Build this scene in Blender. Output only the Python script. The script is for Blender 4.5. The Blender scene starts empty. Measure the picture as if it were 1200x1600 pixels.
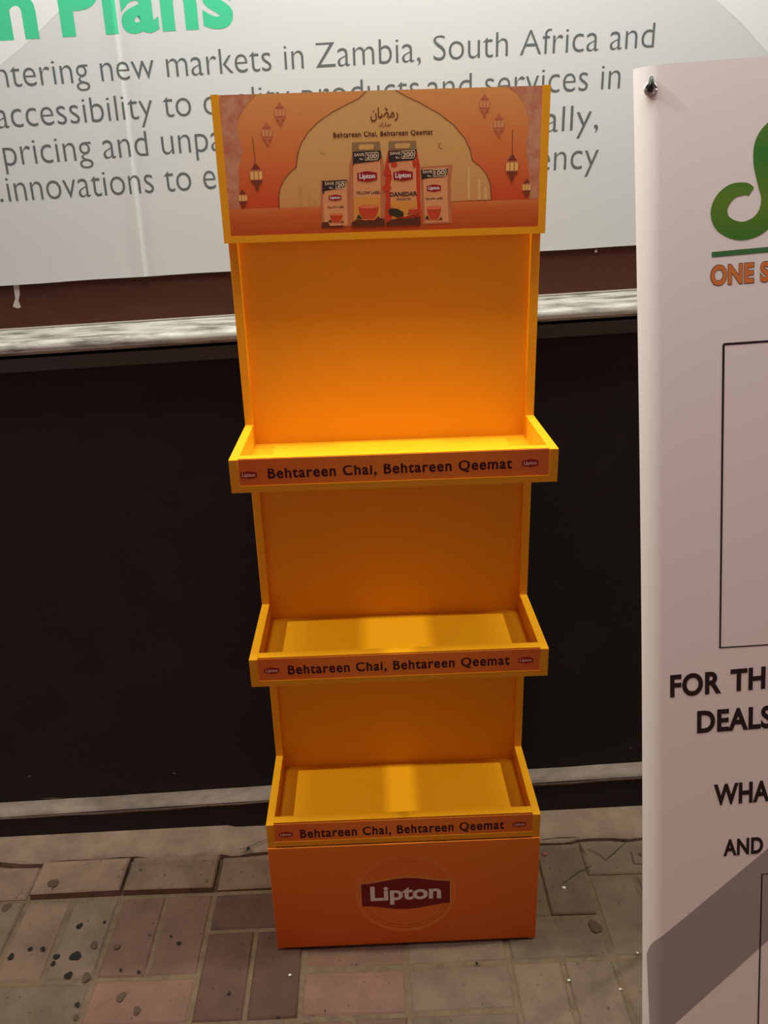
import bpy, bmesh, math, random
from mathutils import Vector, Matrix
from mathutils.geometry import tessellate_polygon

random.seed(7)
scene = bpy.context.scene
COL = scene.collection

# ------------------------------------------------------------------ camera
FPX = 1296.58
CAM = Vector((-0.03453, -1.39461, 1.37436))
CR = Vector((0.99924607, -0.02546525, -0.02930545))
CU = Vector((0.03658201, 0.36479155, 0.93037029))
CF = Vector((0.01300174, 0.93074091, -0.36544809))
cd = bpy.data.cameras.new('camera')
cd.sensor_fit = 'VERTICAL'
cd.sensor_height = 24.0
cd.lens = 24.0 * FPX / 1600.0
cd.clip_start = 0.02
co = bpy.data.objects.new('camera', cd)
COL.objects.link(co)
co.matrix_world = Matrix(((CR.x, CU.x, -CF.x, CAM.x), (CR.y, CU.y, -CF.y, CAM.y),
                          (CR.z, CU.z, -CF.z, CAM.z), (0, 0, 0, 1)))
scene.camera = co

# ------------------------------------------------------------------ world, lamps, exposure
world = bpy.data.worlds.new('world')
scene.world = world
world.use_nodes = True
world.node_tree.nodes['Background'].inputs[0].default_value = (1.0, 0.60, 0.53, 1)
world.node_tree.nodes['Background'].inputs[1].default_value = 0.26


def area_light(name, loc, target, sx, sy, power, color):
    l = bpy.data.lights.new(name, 'AREA')
    l.shape = 'RECTANGLE'
    l.size = sx
    l.size_y = sy
    l.energy = power
    l.color = color
    o = bpy.data.objects.new(name, l)
    COL.objects.link(o)
    o.location = loc
    o.rotation_euler = (Vector(target) - Vector(loc)).to_track_quat('-Z', 'Y').to_euler()
    return o


# soft overhead light on banner and tray tops, and a lamp on each side of the shop front
area_light('overhead_light', (0.0, -0.15, 2.55), (0, -0.15, 1.0), 1.4, 0.40, 38, (0.93, 1.0, 0.95))
area_light('shopfront_lamp_a', (-3.0, -0.03, 4.0), (0, -0.03, 0.8), 0.16, 0.16, 104, (0.95, 1.0, 0.78))
area_light('shopfront_lamp_b', (3.0, -0.03, 4.0), (0, -0.03, 0.8), 0.16, 0.16, 104, (0.95, 1.0, 0.78))

vs = scene.view_settings
vs.view_transform = 'Standard'
vs.look = 'None'
vs.gamma = 1.0
vs.use_curve_mapping = False
vs.exposure = 0.0


# ------------------------------------------------------------------ helpers
def tag(o, label=None, cat=None, group=None, kind=None):
    if label: o['label'] = label
    if cat: o['category'] = cat
    if group: o['group'] = group
    if kind: o['kind'] = kind
    return o


def empty(name, loc=(0, 0, 0)):
    o = bpy.data.objects.new(name, None)
    o.empty_display_size = 0.05
    COL.objects.link(o)
    o.location = loc
    return o


def obj(name, me, parent=None, loc=None):
    o = bpy.data.objects.new(name, me)
    COL.objects.link(o)
    if parent is not None:
        o.parent = parent
        # parents are never rotated: keep world coordinates of the mesh
        p = parent
        off = Vector((0, 0, 0))
        while p is not None:
            off += p.location
            p = p.parent
        o.location = -off
    if loc is not None:
        o.location = Vector(o.location) + Vector(loc)
    return o


def srgb(r, g, b):
    def f(c):
        c /= 255.0
        return c / 12.92 if c <= 0.04045 else ((c + 0.055) / 1.055) ** 2.4
    return (f(r), f(g), f(b), 1.0)


MATS = {}


def mat(name, color, rough=0.5, spec=0.4, metallic=0.0, noise=None, bump=None, coat=0.0):
    """noise = (scale, color2, low, high, (sx,sy,sz)); bump = (scale, strength)"""
    if name in MATS:
        return MATS[name]
    m = bpy.data.materials.new(name)
    m.use_nodes = True
    nt = m.node_tree
    b = nt.nodes['Principled BSDF']
    b.inputs['Base Color'].default_value = color if len(color) == 4 else (*color, 1)
    b.inputs['Roughness'].default_value = rough
    b.inputs['Specular IOR Level'].default_value = spec
    b.inputs['Metallic'].default_value = metallic
    b.inputs['Coat Weight'].default_value = coat
    if noise or bump:
        tc = nt.nodes.new('ShaderNodeTexCoord')
        geo = nt.nodes.new('ShaderNodeNewGeometry')
    if noise:
        sc_, c2, lo, hi, st = noise
        mp = nt.nodes.new('ShaderNodeMapping')
        mp.inputs['Scale'].default_value = st
        nt.links.new(geo.outputs['Position'], mp.inputs['Vector'])
        n = nt.nodes.new('ShaderNodeTexNoise')
        n.inputs['Scale'].default_value = sc_
        n.inputs['Detail'].default_value = 6
        n.inputs['Roughness'].default_value = 0.62
        nt.links.new(mp.outputs[0], n.inputs['Vector'])
        r = nt.nodes.new('ShaderNodeValToRGB')
        r.color_ramp.elements[0].position = lo
        r.color_ramp.elements[1].position = hi
        r.color_ramp.elements[0].color = color if len(color) == 4 else (*color, 1)
        r.color_ramp.elements[1].color = c2 if len(c2) == 4 else (*c2, 1)
        nt.links.new(n.outputs['Fac'], r.inputs[0])
        nt.links.new(r.outputs[0], b.inputs['Base Color'])
    if bump:
        n2 = nt.nodes.new('ShaderNodeTexNoise')
        n2.inputs['Scale'].default_value = bump[0]
        n2.inputs['Detail'].default_value = 5
        nt.links.new(geo.outputs['Position'], n2.inputs['Vector'])
        bp = nt.nodes.new('ShaderNodeBump')
        bp.inputs['Strength'].default_value = bump[1]
        bp.inputs['Distance'].default_value = 0.004
        nt.links.new(n2.outputs['Fac'], bp.inputs['Height'])
        nt.links.new(bp.outputs[0], b.inputs['Normal'])
    MATS[name] = m
    return m


def grad_mat(name, axis, stops, rough=0.45, spec=0.3):
    """printed colour blend along a world axis (0 x, 2 z); stops = [(coordinate, colour)...]"""
    m = bpy.data.materials.new(name)
    m.use_nodes = True
    nt = m.node_tree
    b = nt.nodes['Principled BSDF']
    b.inputs['Roughness'].default_value = rough
    b.inputs['Specular IOR Level'].default_value = spec
    geo = nt.nodes.new('ShaderNodeNewGeometry')
    sx = nt.nodes.new('ShaderNodeSeparateXYZ')
    nt.links.new(geo.outputs['Position'], sx.inputs[0])
    mr = nt.nodes.new('ShaderNodeMapRange')
    mr.inputs['From Min'].default_value = stops[0][0]
    mr.inputs['From Max'].default_value = stops[-1][0]
    nt.links.new(sx.outputs[axis], mr.inputs['Value'])
    r = nt.nodes.new('ShaderNodeValToRGB')
    a0, a1 = stops[0][0], stops[-1][0]
    els = r.color_ramp.elements
    while len(els) < len(stops):
        els.new(0.5)
    for e, (p, c) in zip(els, stops):
        e.position = (p - a0) / (a1 - a0)
        e.color = c
    nt.links.new(mr.outputs[0], r.inputs[0])
    nt.links.new(r.outputs[0], b.inputs['Base Color'])
    MATS[name] = m
    return m


def mesh_from(name, verts, faces, mats, fmat=None, smooth=False):
    me = bpy.data.meshes.new(name)
    me.from_pydata([tuple(v) for v in verts], [], faces)
    for m in (mats if isinstance(mats, (list, tuple)) else [mats]):
        me.materials.append(m)
    if fmat:
        me.polygons.foreach_set('material_index', fmat)
    if smooth:
        for p in me.polygons:
            p.use_smooth = True
    me.update()
    return me


class MB:
    """collects boxes / prisms / tubes into one mesh"""
    def __init__(self):
        self.v, self.f = [], []

    def box(self, x0, x1, y0, y1, z0, z1):
        i = len(self.v)
        self.v += [(x0, y0, z0), (x1, y0, z0), (x1, y1, z0), (x0, y1, z0),
                   (x0, y0, z1), (x1, y0, z1), (x1, y1, z1), (x0, y1, z1)]
        for q in ((0, 3, 2, 1), (4, 5, 6, 7), (0, 1, 5, 4), (1, 2, 6, 5), (2, 3, 7, 6), (3, 0, 4, 7)):
            self.f.append(tuple(i + k for k in q))
        return self

    def prism(self, prof, a, b, fn):
        """profile list of 2-tuples swept from a to b; fn(p, t) -> xyz"""
        i = len(self.v)
        n = len(prof)
        self.v += [fn(p, a) for p in prof] + [fn(p, b) for p in prof]
        for k in range(n):
            j = (k + 1) % n
            self.f.append((i + k, i + j, i + n + j, i + n + k))
        tris = tessellate_polygon([[Vector((p[0], p[1], 0)) for p in prof]])
        for t in tris:
            self.f.append((i + t[0], i + t[1], i + t[2]))
            self.f.append((i + n + t[2], i + n + t[1], i + n + t[0]))
        return self

    def tube(self, pts, r, seg=8):
        i = len(self.v)
        pts = [Vector(p) for p in pts]
        rr = r if isinstance(r, (list, tuple)) else [r] * len(pts)
        for k, p in enumerate(pts):
            d = (pts[min(k + 1, len(pts) - 1)] - pts[max(k - 1, 0)]).normalized()
            a = d.cross(Vector((0, 0, 1)))
            if a.length < 1e-3: a = d.cross(Vector((1, 0, 0)))
            a.normalize()
            b = d.cross(a)
            for s in range(seg):
                t = 2 * math.pi * s / seg
                self.v.append(tuple(p + rr[k] * (a * math.cos(t) + b * math.sin(t))))
        for k in range(len(pts) - 1):
            for s in range(seg):
                s2 = (s + 1) % seg
                self.f.append((i + k * seg + s, i + k * seg + s2, i + (k + 1) * seg + s2, i + (k + 1) * seg + s))
        self.f.append(tuple(i + s for s in range(seg)))
        e = i + (len(pts) - 1) * seg
        self.f.append(tuple(e + seg - 1 - s for s in range(seg)))
        return self

    def build(self, name, m, parent=None, bevel=0.0, smooth=False):
        me = mesh_from(name, self.v, self.f, m)
        bm = bmesh.new()
        bm.from_mesh(me)
        bmesh.ops.recalc_face_normals(bm, faces=bm.faces)
        if bevel > 0:
            es = [e for e in bm.edges if len(e.link_faces) == 2 and e.calc_face_angle(0) > 0.6]
            bmesh.ops.bevel(bm, geom=es, offset=bevel, segments=2, affect='EDGES', profile=0.6)
        bm.to_mesh(me)
        bm.free()
        if smooth:
            for p in me.polygons: p.use_smooth = True
        return obj(name, me, parent)


# ------------------------------------------------------------------ flat printing on a surface
_TX = {}


def text_mesh(s, off, sp=1.0):
    k = (s, off, sp)
    if k not in _TX:
        c = bpy.data.curves.new('lettering_source', 'FONT')
        c.body = s
        c.size = 1.0
        c.offset = off
        c.space_character = sp
        c.resolution_u = 5
        o = bpy.data.objects.new('lettering_source', c)
        COL.objects.link(o)
        bpy.context.view_layer.update()
        ev = o.evaluated_get(bpy.context.evaluated_depsgraph_get())
        me = bpy.data.meshes.new_from_object(ev)
        vs_ = [(v.co.x, v.co.y) for v in me.vertices]
        fs = [tuple(p.vertices) for p in me.polygons]
        bpy.data.objects.remove(o)
        bpy.data.curves.remove(c)
        bpy.data.meshes.remove(me)
        _TX[k] = (vs_, fs)
    return _TX[k]


CAP = 0.682


def text_words(s, off, sp):
    """the glyphs of a line grouped into words: [(face list)] over the line's own vertices"""
    vs_, fs = text_mesh(s, off, sp)
    par = list(range(len(vs_)))

    def find(i):
        while par[i] != i:
            par[i] = par[par[i]]
            i = par[i]
        return i
    for f in fs:
        for q in f[1:]:
            par[find(q)] = find(f[0])
    isl = {}
    for f in fs:
        isl.setdefault(find(f[0]), []).append(f)
    items = []
    for k, l in isl.items():
        xs = [vs_[q][0] for f in l for q in f]
        items.append((min(xs), max(xs), l))
    items.sort(key=lambda t: t[0])
    words, end = [], None
    for a, b, l in items:
        if end is None or a - end > 0.19 * sp - 2 * off:
            words.append([])
            end = b
        words[-1] += l
        end = max(end, b)
    return words


class Surf:
    """a plane in the scene: origin o, axes ex (right) and ez (up), n towards the viewer"""
    def __init__(self, o, ex, ez, bump=None, cuts=()):
        self.o, self.ex, self.ez = Vector(o), Vector(ex).normalized(), Vector(ez).normalized()
        self.n = self.ex.cross(self.ez).normalized()
        self.bump, self.cuts = bump, cuts

    def at(self, a, b, h=0.0):
        if self.bump: h += self.bump(a, b)
        return self.o + self.ex * a + self.ez * b + self.n * h

    def loc(self, px, py):
        """surface coordinates of the point seen at a pixel of the 1200 x 1600 frame"""
        d = CF + CR * ((px - 600) / FPX) - CU * ((py - 800) / FPX)
        t = (self.o - CAM).dot(self.n) / d.dot(self.n)
        q = CAM + d * t - self.o
        # ex and ez may not be exactly orthogonal
        e, z = q.dot(self.ex), q.dot(self.ez)
        k = self.ex.dot(self.ez)
        return ((e - k * z) / (1 - k * k), (z - k * e) / (1 - k * k))


class Print:
    def __init__(self, surf, base=0.0004, step=0.00012):
        self.s, self.base, self.step = surf, base, step
        self.h = []
        self.v, self.f, self.m, self.mats = [], [], [], []

    def mi(self, m):
        if m not in self.mats: self.mats.append(m)
        return self.mats.index(m)

    def raw(self, pts, faces, m, layer):
        i = len(self.v)
        h = self.base + self.step * layer
        self.v += [(a, b, h) for a, b in pts]
        k = self.mi(m)
        for f in faces:
            self.f.append(tuple(i + q for q in f))
            self.m.append(k)

    def poly(self, pts, m, layer=0):
        t = tessellate_polygon([[Vector((a, b, 0)) for a, b in pts]])
        fs = []
        for q in t:
            (ax, ay), (bx, by), (cx, cy) = pts[q[0]], pts[q[1]], pts[q[2]]
            fs.append(tuple(q) if (bx - ax) * (cy - ay) - (by - ay) * (cx - ax) > 0 else (q[2], q[1], q[0]))
        self.raw(pts, fs, m, layer)

    def poly_px(self, pts, m, layer=0):
        self.poly([self.s.loc(*p) for p in pts], m, layer)

    def strip(self, pts, widths, m, layer=0, closed=False):
        """a stroke along points with a width at each"""
        n = len(pts)
        if not isinstance(widths, (list, tuple)): widths = [widths] * n
        L, R_ = [], []
        for k in range(n):
            if closed:
                p0, p1 = pts[(k - 1) % n], pts[(k + 1) % n]
            else:
                p0, p1 = pts[max(0, k - 1)], pts[min(n - 1, k + 1)]
            dx, dy = p1[0] - p0[0], p1[1] - p0[1]
            l = math.hypot(dx, dy) or 1
            nx, ny = -dy / l, dx / l
            w = widths[k] / 2
            L.append((pts[k][0] + nx * w, pts[k][1] + ny * w))
            R_.append((pts[k][0] - nx * w, pts[k][1] - ny * w))
        fs = []
        for k in range(n if closed else n - 1):
            j = (k + 1) % n
            fs.append((n + k, n + j, j, k))
        self.raw(L + R_, fs, m, layer)

    def ellipse(self, c, rx, ry, m, layer=0, seg=24):
        self.poly([(c[0] + rx * math.cos(2 * math.pi * k / seg), c[1] + ry * math.sin(2 * math.pi * k / seg)) for k in range(seg)], m, layer)

    def text(self, s, pl, pr, cap, m, layer=1, off=0.0, sp=1.0, only=None, xh=1.0):
        """baseline from pl to pr (surface coordinates), capital height cap"""
        vs_, fs = text_mesh(s, off, sp)
        x0 = min(v[0] for v in vs_)
        x1 = max(v[0] for v in vs_)
        dx, dy = pr[0] - pl[0], pr[1] - pl[1]
        k = cap / (CAP + 2 * off)
        pts = []
        for x, y in vs_:
            t = (x - x0) / (x1 - x0)
            if xh != 1.0 and y > 0:      # raise the lower-case height, keep the ascenders
                y = y * xh if y < 0.455 else 0.455 * xh + (y - 0.455) * (0.70 - 0.455 * xh) / (0.70 - 0.455) if y < 0.70 else y
            pts.append((pl[0] + dx * t, pl[1] + dy * t + (y + off) * k))
        out = []
        if only is not None:
            fs = text_words(s, off, sp)[only]
            used = sorted({q for f in fs for q in f})
            mp = {q: k for k, q in enumerate(used)}
            pts = [pts[q] for q in used]
            fs = [tuple(mp[q] for q in f) for f in fs]
        for f in fs:
            if len(f) >= 3:
                (ax, ay), (bx, by), (cx, cy) = pts[f[0]], pts[f[1]], pts[f[2]]
                ar = sum(pts[f[q]][0] * pts[f[(q + 1) % len(f)]][1] - pts[f[(q + 1) % len(f)]][0] * pts[f[q]][1] for q in range(len(f)))
                out.append(f if ar > 0 else tuple(reversed(f)))
        self.raw(pts, out, m, layer)

    def text_px(self, s, pl, pr, cap_px, m, layer=1, off=0.0, sp=1.0, only=None, xh=1.0):
        a, b = self.s.loc(*pl), self.s.loc(*pr)
        mid = ((pl[0] + pr[0]) / 2, (pl[1] + pr[1]) / 2)
        q0, q1 = self.s.loc(*mid), self.s.loc(mid[0], mid[1] - cap_px)
        self.text(s, a, b, math.hypot(q1[0] - q0[0], q1[1] - q0[1]), m, layer, off, sp, only, xh)

    def build(self, name, parent=None, label=None):
        me = mesh_from(name, self.v, self.f, self.mats, self.m)
        xs = [v[0] for v in self.v]
        cuts = [c for c in self.s.cuts if min(xs) < c < max(xs)]
        bm = bmesh.new()
        bm.from_mesh(me)
        for c in cuts:      # extra edges so that the print follows the fold of its sheet
            bmesh.ops.bisect_plane(bm, geom=bm.verts[:] + bm.edges[:] + bm.faces[:], plane_co=(c, 0, 0), plane_no=(1, 0, 0), dist=1e-6)
        for v in bm.verts:
            v.co = self.s.at(*v.co)
        bm.to_mesh(me)
        bm.free()
        o = obj(name, me, parent)
        if label: o['label'] = label
        return o


# ------------------------------------------------------------------ the wall behind
WK = 0.0158          # the wall is turned slightly against the stand
TILT = 0.0275        # its ledge climbs slightly to the right


def wpt(u, d, z, tilt=TILT):
    return (u, 0.1375 + WK * u + d, z + tilt * u)


U0, U1 = -2.2, 2.2
m_black = mat('black_painted_panel', (0.0165, 0.0125, 0.0135), 0.55, 0.25, noise=(9, (0.022, 0.017, 0.018), 0.35, 0.75, (1, 1, 1)), bump=(60, 0.12))
m_brown = mat('brown_board_paint', (0.075, 0.021, 0.012), 0.5, 0.25, noise=(4, (0.045, 0.014, 0.008), 0.35, 0.75, (1, 1, 3)))
m_marble = mat('grey_marble', (0.37, 0.345, 0.315), 0.35, 0.4, noise=(22, (0.085, 0.07, 0.058), 0.42, 0.68, (0.55, 2.0, 3.0)))
m_metal = mat('dark_metal_trim', (0.050, 0.046, 0.047), 0.42, 0.5)
m_wall = mat('plain_grey_plaster', (0.35, 0.32, 0.30), 0.8, 0.2)
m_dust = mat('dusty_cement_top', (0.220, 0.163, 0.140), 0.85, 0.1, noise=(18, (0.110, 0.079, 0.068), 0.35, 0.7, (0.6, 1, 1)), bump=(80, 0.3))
m_chip = mat('pale_paint_chip', (0.45, 0.40, 0.36), 0.8, 0.1)


def wall_prism(name, prof, m, parent=None, tilt=TILT, bevel=0.0, smooth=False):
    """profile of (depth, height) swept along the wall"""
    mb = MB()
    mb.prism(prof, U0, U1, lambda p, t: wpt(t, p[0], p[1], tilt))
    return mb.build(name, m, parent, bevel, smooth)


# lower black wall
mb = MB()
i0 = [wpt(U0, 0.04, -0.1, 0), wpt(U1, 0.04, -0.1, 0), wpt(U1, 0.04, 1.118), wpt(U0, 0.04, 1.118),
      wpt(U0, 0.22, -0.1, 0), wpt(U1, 0.22, -0.1, 0), wpt(U1, 0.22, 1.118), wpt(U0, 0.22, 1.118)]
mb.v = i0
mb.f = [(0, 1, 2, 3), (5, 4, 7, 6), (4, 0, 3, 7), (1, 5, 6, 2), (3, 2, 6, 7), (4, 5, 1, 0)]
wall = mb.build('wall_back', m_black)
tag(wall, 'black painted lower wall behind the yellow stand', 'wall', kind='structure')
wall_prism('upper_wall', [(0.135, 1.12), (0.22, 1.12), (0.22, 2.6), (0.135, 2.6)], m_wall, wall)
wall_prism('brown_board', [(0.122, 1.150), (0.1349, 1.150), (0.1349, 1.262), (0.122, 1.262)], m_brown, wall, bevel=0.001)

# marble ledge with a rounded nose
prof = [(0.1345, 1.1245), (0.1345, 1.1565)]
for k in range(9):
    a = math.pi / 2 * k / 8
    prof.append((0.013 - 0.013 * math.sin(a) - 0.0, 1.1365 + 0.0125 * math.cos(a)))
for k in range(1, 6):
    a = math.pi / 2 * k / 5
    prof.append((0.009 - 0.009 * math.cos(a), 1.1335 - 0.009 * math.sin(a)))
led = wall_prism('trim_1', prof, m_marble)
tag(led, 'grey veined marble ledge with rounded nose along the wall', 'ledge', kind='structure')
lp = MB()
lp.prism([(0.1195, 1.1566), (0.1215, 1.1566), (0.1215, 1.1592), (0.1195, 1.1592)], U0, U1, lambda p, t: wpt(t, p[0], p[1]))
lp.build('sealant_line', m_chip, led)

# dark metal edge below the ledge
tr = wall_prism('trim_2', [(0.012, 1.0935), (0.0399, 1.0935), (0.0399, 1.1185), (0.012, 1.1185)], m_metal, bevel=0.0012)
tag(tr, 'dark grey metal edge strip under the marble ledge', 'trim', kind='structure')

# plinth along the foot of the wall with a dusty top
mb = MB()
pro = [(0.0, 0.0), (0.0, 0.086), (0.003, 0.0885), (0.0399, 0.0885), (0.0399, 0.0)]


def plin(p, t):
    return wpt(t, p[0], p[1], 0.0155 if p[1] > 0.01 else 0.0)


mb.prism([(0, -0.02), (0, 0.084), (0.0399, 0.084), (0.0399, -0.02)], U0, U1, plin)
pl = mb.build('baseboard_back', m_black)
tag(pl, 'black plinth along the foot of the wall', 'plinth', kind='structure')
# worn dusty upper edge, wavy along the wall
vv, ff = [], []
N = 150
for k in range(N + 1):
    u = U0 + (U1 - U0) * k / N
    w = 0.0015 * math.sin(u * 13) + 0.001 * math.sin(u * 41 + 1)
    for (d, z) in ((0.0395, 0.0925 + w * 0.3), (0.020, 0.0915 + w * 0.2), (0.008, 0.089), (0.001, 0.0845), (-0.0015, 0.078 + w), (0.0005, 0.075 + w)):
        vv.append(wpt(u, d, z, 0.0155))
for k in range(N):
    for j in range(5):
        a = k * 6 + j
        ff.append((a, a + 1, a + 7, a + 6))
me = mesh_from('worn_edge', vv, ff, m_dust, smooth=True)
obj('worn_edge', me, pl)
# paint chips and scratches on the brown board and the black wall
WS = Surf(wpt(0, 0.122, 1.2), (1, WK, TILT), (0, 0, 1))
pc = Print(WS)
pc.poly_px([(21, 446), (30, 444), (31, 460), (29, 470), (33, 480), (28, 482), (20, 479), (24, 466)], m_chip, 0)
pc.build('scraped_paint', wall)
PS = Surf(wpt(0, 0.04, 0.5), (1, WK, 0), (0, 0, 1))
pc = Print(PS)
for (x, y, w) in ((45, 1213, 9), (272, 1208, 6), (985, 1168, 6), (330, 1235, 30), (80, 1247, 36)):
    pc = Print(PS)
    pc.poly_px([(x - w / 2, y + 1), (x, y - 1.2), (x + w / 2, y - 0.6), (x + w / 4, y + 1.2)], m_dust, 0)
    pc.build('scuff_mark', wall)
SC = MB()
q = WS.loc(931, 392)
c = WS.at(q[0], q[1], 0.0)
SC.tube([c, c + WS.n * 0.002, c + WS.n * 0.003], [0.0032, 0.003, 0.0012], 10)
SC.build('screw_head', mat('screw_metal', (0.45, 0.42, 0.40), 0.35, 0.5, 0.8), wall)

# ------------------------------------------------------------------ vinyl banner on the wall
BUP = Vector((-0.0, 0, 1))


def crease(a, b):
    u = a - (-0.452 + 0.012 * (b))
    return 0.0022 * math.exp(-(u / 0.0055) ** 2) + 0.0012 * math.sin(a * 2.3 + 0.8) * math.sin(b * 3.0 + 1)


BS = Surf(wpt(0, 0.118, 1.45), (1, WK, 0.029), (0, 0, 1), crease, [-0.475 + 0.0025 * k for k in range(20)])
banner = empty('vinyl_banner', wpt(0, 0.118, 1.25))
tag(banner, 'large white vinyl banner with green heading and grey text on the wall', 'banner')
m_vinyl = mat('white_vinyl', (0.565, 0.575, 0.575), 0.42, 0.35)
m_vwhite = mat('bright_white', (0.68, 0.69, 0.685), 0.42, 0.35)
m_gtext = mat('grey_ink', (0.105, 0.118, 0.120), 0.5, 0.3)
m_green = mat('green_ink', (0.055, 0.50, 0.26), 0.5, 0.3)
vv, ff = [], []
cols = [U0 + 0.05 * k for k in range(int((-0.5 - U0) / 0.05))] + [-0.5 + 0.0025 * k for k in range(40)] + [-0.4 + 0.05 * k for k in range(1, 53)]
rows = [-0.2085 + 0.06 * k for k in range(18)]
for r_ in rows:
    for a in cols:
        zb = r_ - 0.001
        if r_ == rows[0]:
            zb += 0.0005 * math.sin(a * 9) + 0.0004 * math.sin(a * 31)
        vv.append(BS.at(a, zb, 0))
nc = len(cols)
for r_ in range(len(rows) - 1):
    for k in range(nc - 1):
        a = r_ * nc + k
        ff.append((a, a + 1, a + nc + 1, a + nc))
me = mesh_from('sheet', vv, ff, m_vinyl, smooth=True)
sh = obj('sheet', me, banner)
so = sh.modifiers.new('thick', 'SOLIDIFY')
so.thickness = 0.0012
so.offset = -1
so.use_rim = False

B0 = 0.0001
# brighter white corner shapes laid over the sheet
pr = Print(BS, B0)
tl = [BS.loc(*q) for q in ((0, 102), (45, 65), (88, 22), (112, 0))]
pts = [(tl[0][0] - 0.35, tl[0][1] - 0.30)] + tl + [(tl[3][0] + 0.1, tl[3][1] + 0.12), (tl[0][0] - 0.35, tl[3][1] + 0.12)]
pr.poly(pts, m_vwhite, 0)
pr.build('white_corner', banner)
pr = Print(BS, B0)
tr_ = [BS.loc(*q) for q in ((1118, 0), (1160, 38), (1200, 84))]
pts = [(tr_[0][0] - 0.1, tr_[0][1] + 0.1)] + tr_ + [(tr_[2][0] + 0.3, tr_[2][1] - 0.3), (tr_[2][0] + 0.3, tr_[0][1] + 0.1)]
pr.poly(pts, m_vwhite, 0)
pr.build('white_corner', banner)


def line(name, s, pl, pr_, cap, m, off=0.0, sp=1.0, surf=None, parent=None, base=B0, layer=1, label=None):
    """one object for each printed word of the line"""
    for w in range(len(text_words(s, off, sp))):
        p = Print(surf or BS, base)
        p.text_px(s, pl, pr_, cap, m, layer, off, sp, w, 1.13)
        p.build(name, parent or banner, label)


line('heading_lettering', 'Plans', (98, 58), (366, 43), 92, m_green, 0.035, 1.06, label='green bold heading word')
line('heading_lettering', 'n', (0, 64), (62, 60), 92, m_green, 0.035)
GT = -0.010
line('lettering', 'entering new markets in', (-30, 139), (475, 107), 38, m_gtext, GT)
line('lettering', 'Zambia, South Africa and', (494, 106), (1021, 74), 38, m_gtext, GT)
line('lettering', 'accessibility to quality products', (-4, 200.5), (655, 157), 38, m_gtext, GT)
line('lettering', 'and services in', (668, 157), (968, 138), 38, m_gtext, GT)
line('lettering', 'pricing and unpa', (8, 259), (350, 234.5), 38, m_gtext, GT)
line('lettering', 'ally,', (850, 207), (934, 201), 38, m_gtext, GT)
line('lettering', 'innovations to en', (14, 315), (362, 293), 38, m_gtext, GT)
line('lettering', 'ency', (838, 268), (934, 262), 38, m_gtext, GT)
p = Print(BS, B0)
q = BS.loc(3, 313)
p.ellipse(q, 0.003, 0.003, m_gtext, 1, 12)
p.build('lettering', banner)

# ------------------------------------------------------------------ pavement
m_sand = mat('joint_sand', (0.165, 0.112, 0.072), 0.95, 0.05, noise=(40, (0.110, 0.073, 0.050), 0.35, 0.7, (1, 1, 1)), bump=(160, 0.5))


def paver_mat(name, c, c2):
    m = mat(name, c, 0.8, 0.2, noise=(16, c2, 0.38, 0.72, (1, 1, 1)), bump=(120, 0.35))
    nt = m.node_tree
    b = nt.nodes['Principled BSDF']
    src = b.inputs['Base Color'].links[0].from_socket
    # fine dark specks and pits of a worn paver
    geo = nt.nodes.new('ShaderNodeNewGeometry')
    vo = nt.nodes.new('ShaderNodeTexNoise')
    vo.inputs['Scale'].default_value = 95
    vo.inputs['Detail'].default_value = 2
    nt.links.new(geo.outputs['Position'], vo.inputs['Vector'])
    rp = nt.nodes.new('ShaderNodeValToRGB')
    rp.color_ramp.elements[0].position = 0.24
    rp.color_ramp.elements[0].color = (0.35, 0.35, 0.35, 1)
    rp.color_ramp.elements[1].position = 0.33
    rp.color_ramp.elements[1].color = (1, 1, 1, 1)
    nt.links.new(vo.outputs['Fac'], rp.inputs[0])
    oi = nt.nodes.new('ShaderNodeObjectInfo')
    mr = nt.nodes.new('ShaderNodeMapRange')
    mr.inputs['To Min'].default_value = 0.82
    mr.inputs['To Max'].default_value = 1.14
    nt.links.new(oi.outputs['Random'], mr.inputs['Value'])
    mx = nt.nodes.new('ShaderNodeMix')
    mx.data_type = 'RGBA'
    mx.blend_type = 'MULTIPLY'
    mx.inputs['Factor'].default_value = 1.0
    nt.links.new(src, mx.inputs['A'])
    nt.links.new(rp.outputs[0], mx.inputs['B'])
    mx2 = nt.nodes.new('ShaderNodeMix')
    mx2.data_type = 'RGBA'
    mx2.blend_type = 'MULTIPLY'
    mx2.inputs['Factor'].default_value = 1.0
    nt.links.new(mx.outputs['Result'], mx2.inputs['A'])
    nt.links.new(mr.outputs[0], mx2.inputs['B'])
    nt.links.new(mx2.outputs['Result'], b.inputs['Base Color'])
    return m


PM = {'g': paver_mat('paver_grey', (0.156, 0.104, 0.075), (0.106, 0.071, 0.051)),
      'b': paver_mat('paver_beige', (0.204, 0.125, 0.087), (0.132, 0.082, 0.059)),
      'p': paver_mat('paver_pink', (0.171, 0.089, 0.065), (0.119, 0.065, 0.049)),
      'r': paver_mat('paver_red_shaded', (0.101, 0.050, 0.038), (0.073, 0.037, 0.029))}  # reddish paver, darkened to hold the stand's shadow beside its base
bed = MB()
bed.box(-2.2, 2.2, -2.6, 0.20, -0.06, -0.0028)
floor = bed.build('floor', m_sand)
tag(floor, 'pavement of worn grey and pinkish block pavers with sandy joints', 'pavement', kind='structure')

GX, GP = -0.003, 0.0983
GY = 0.047


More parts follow.
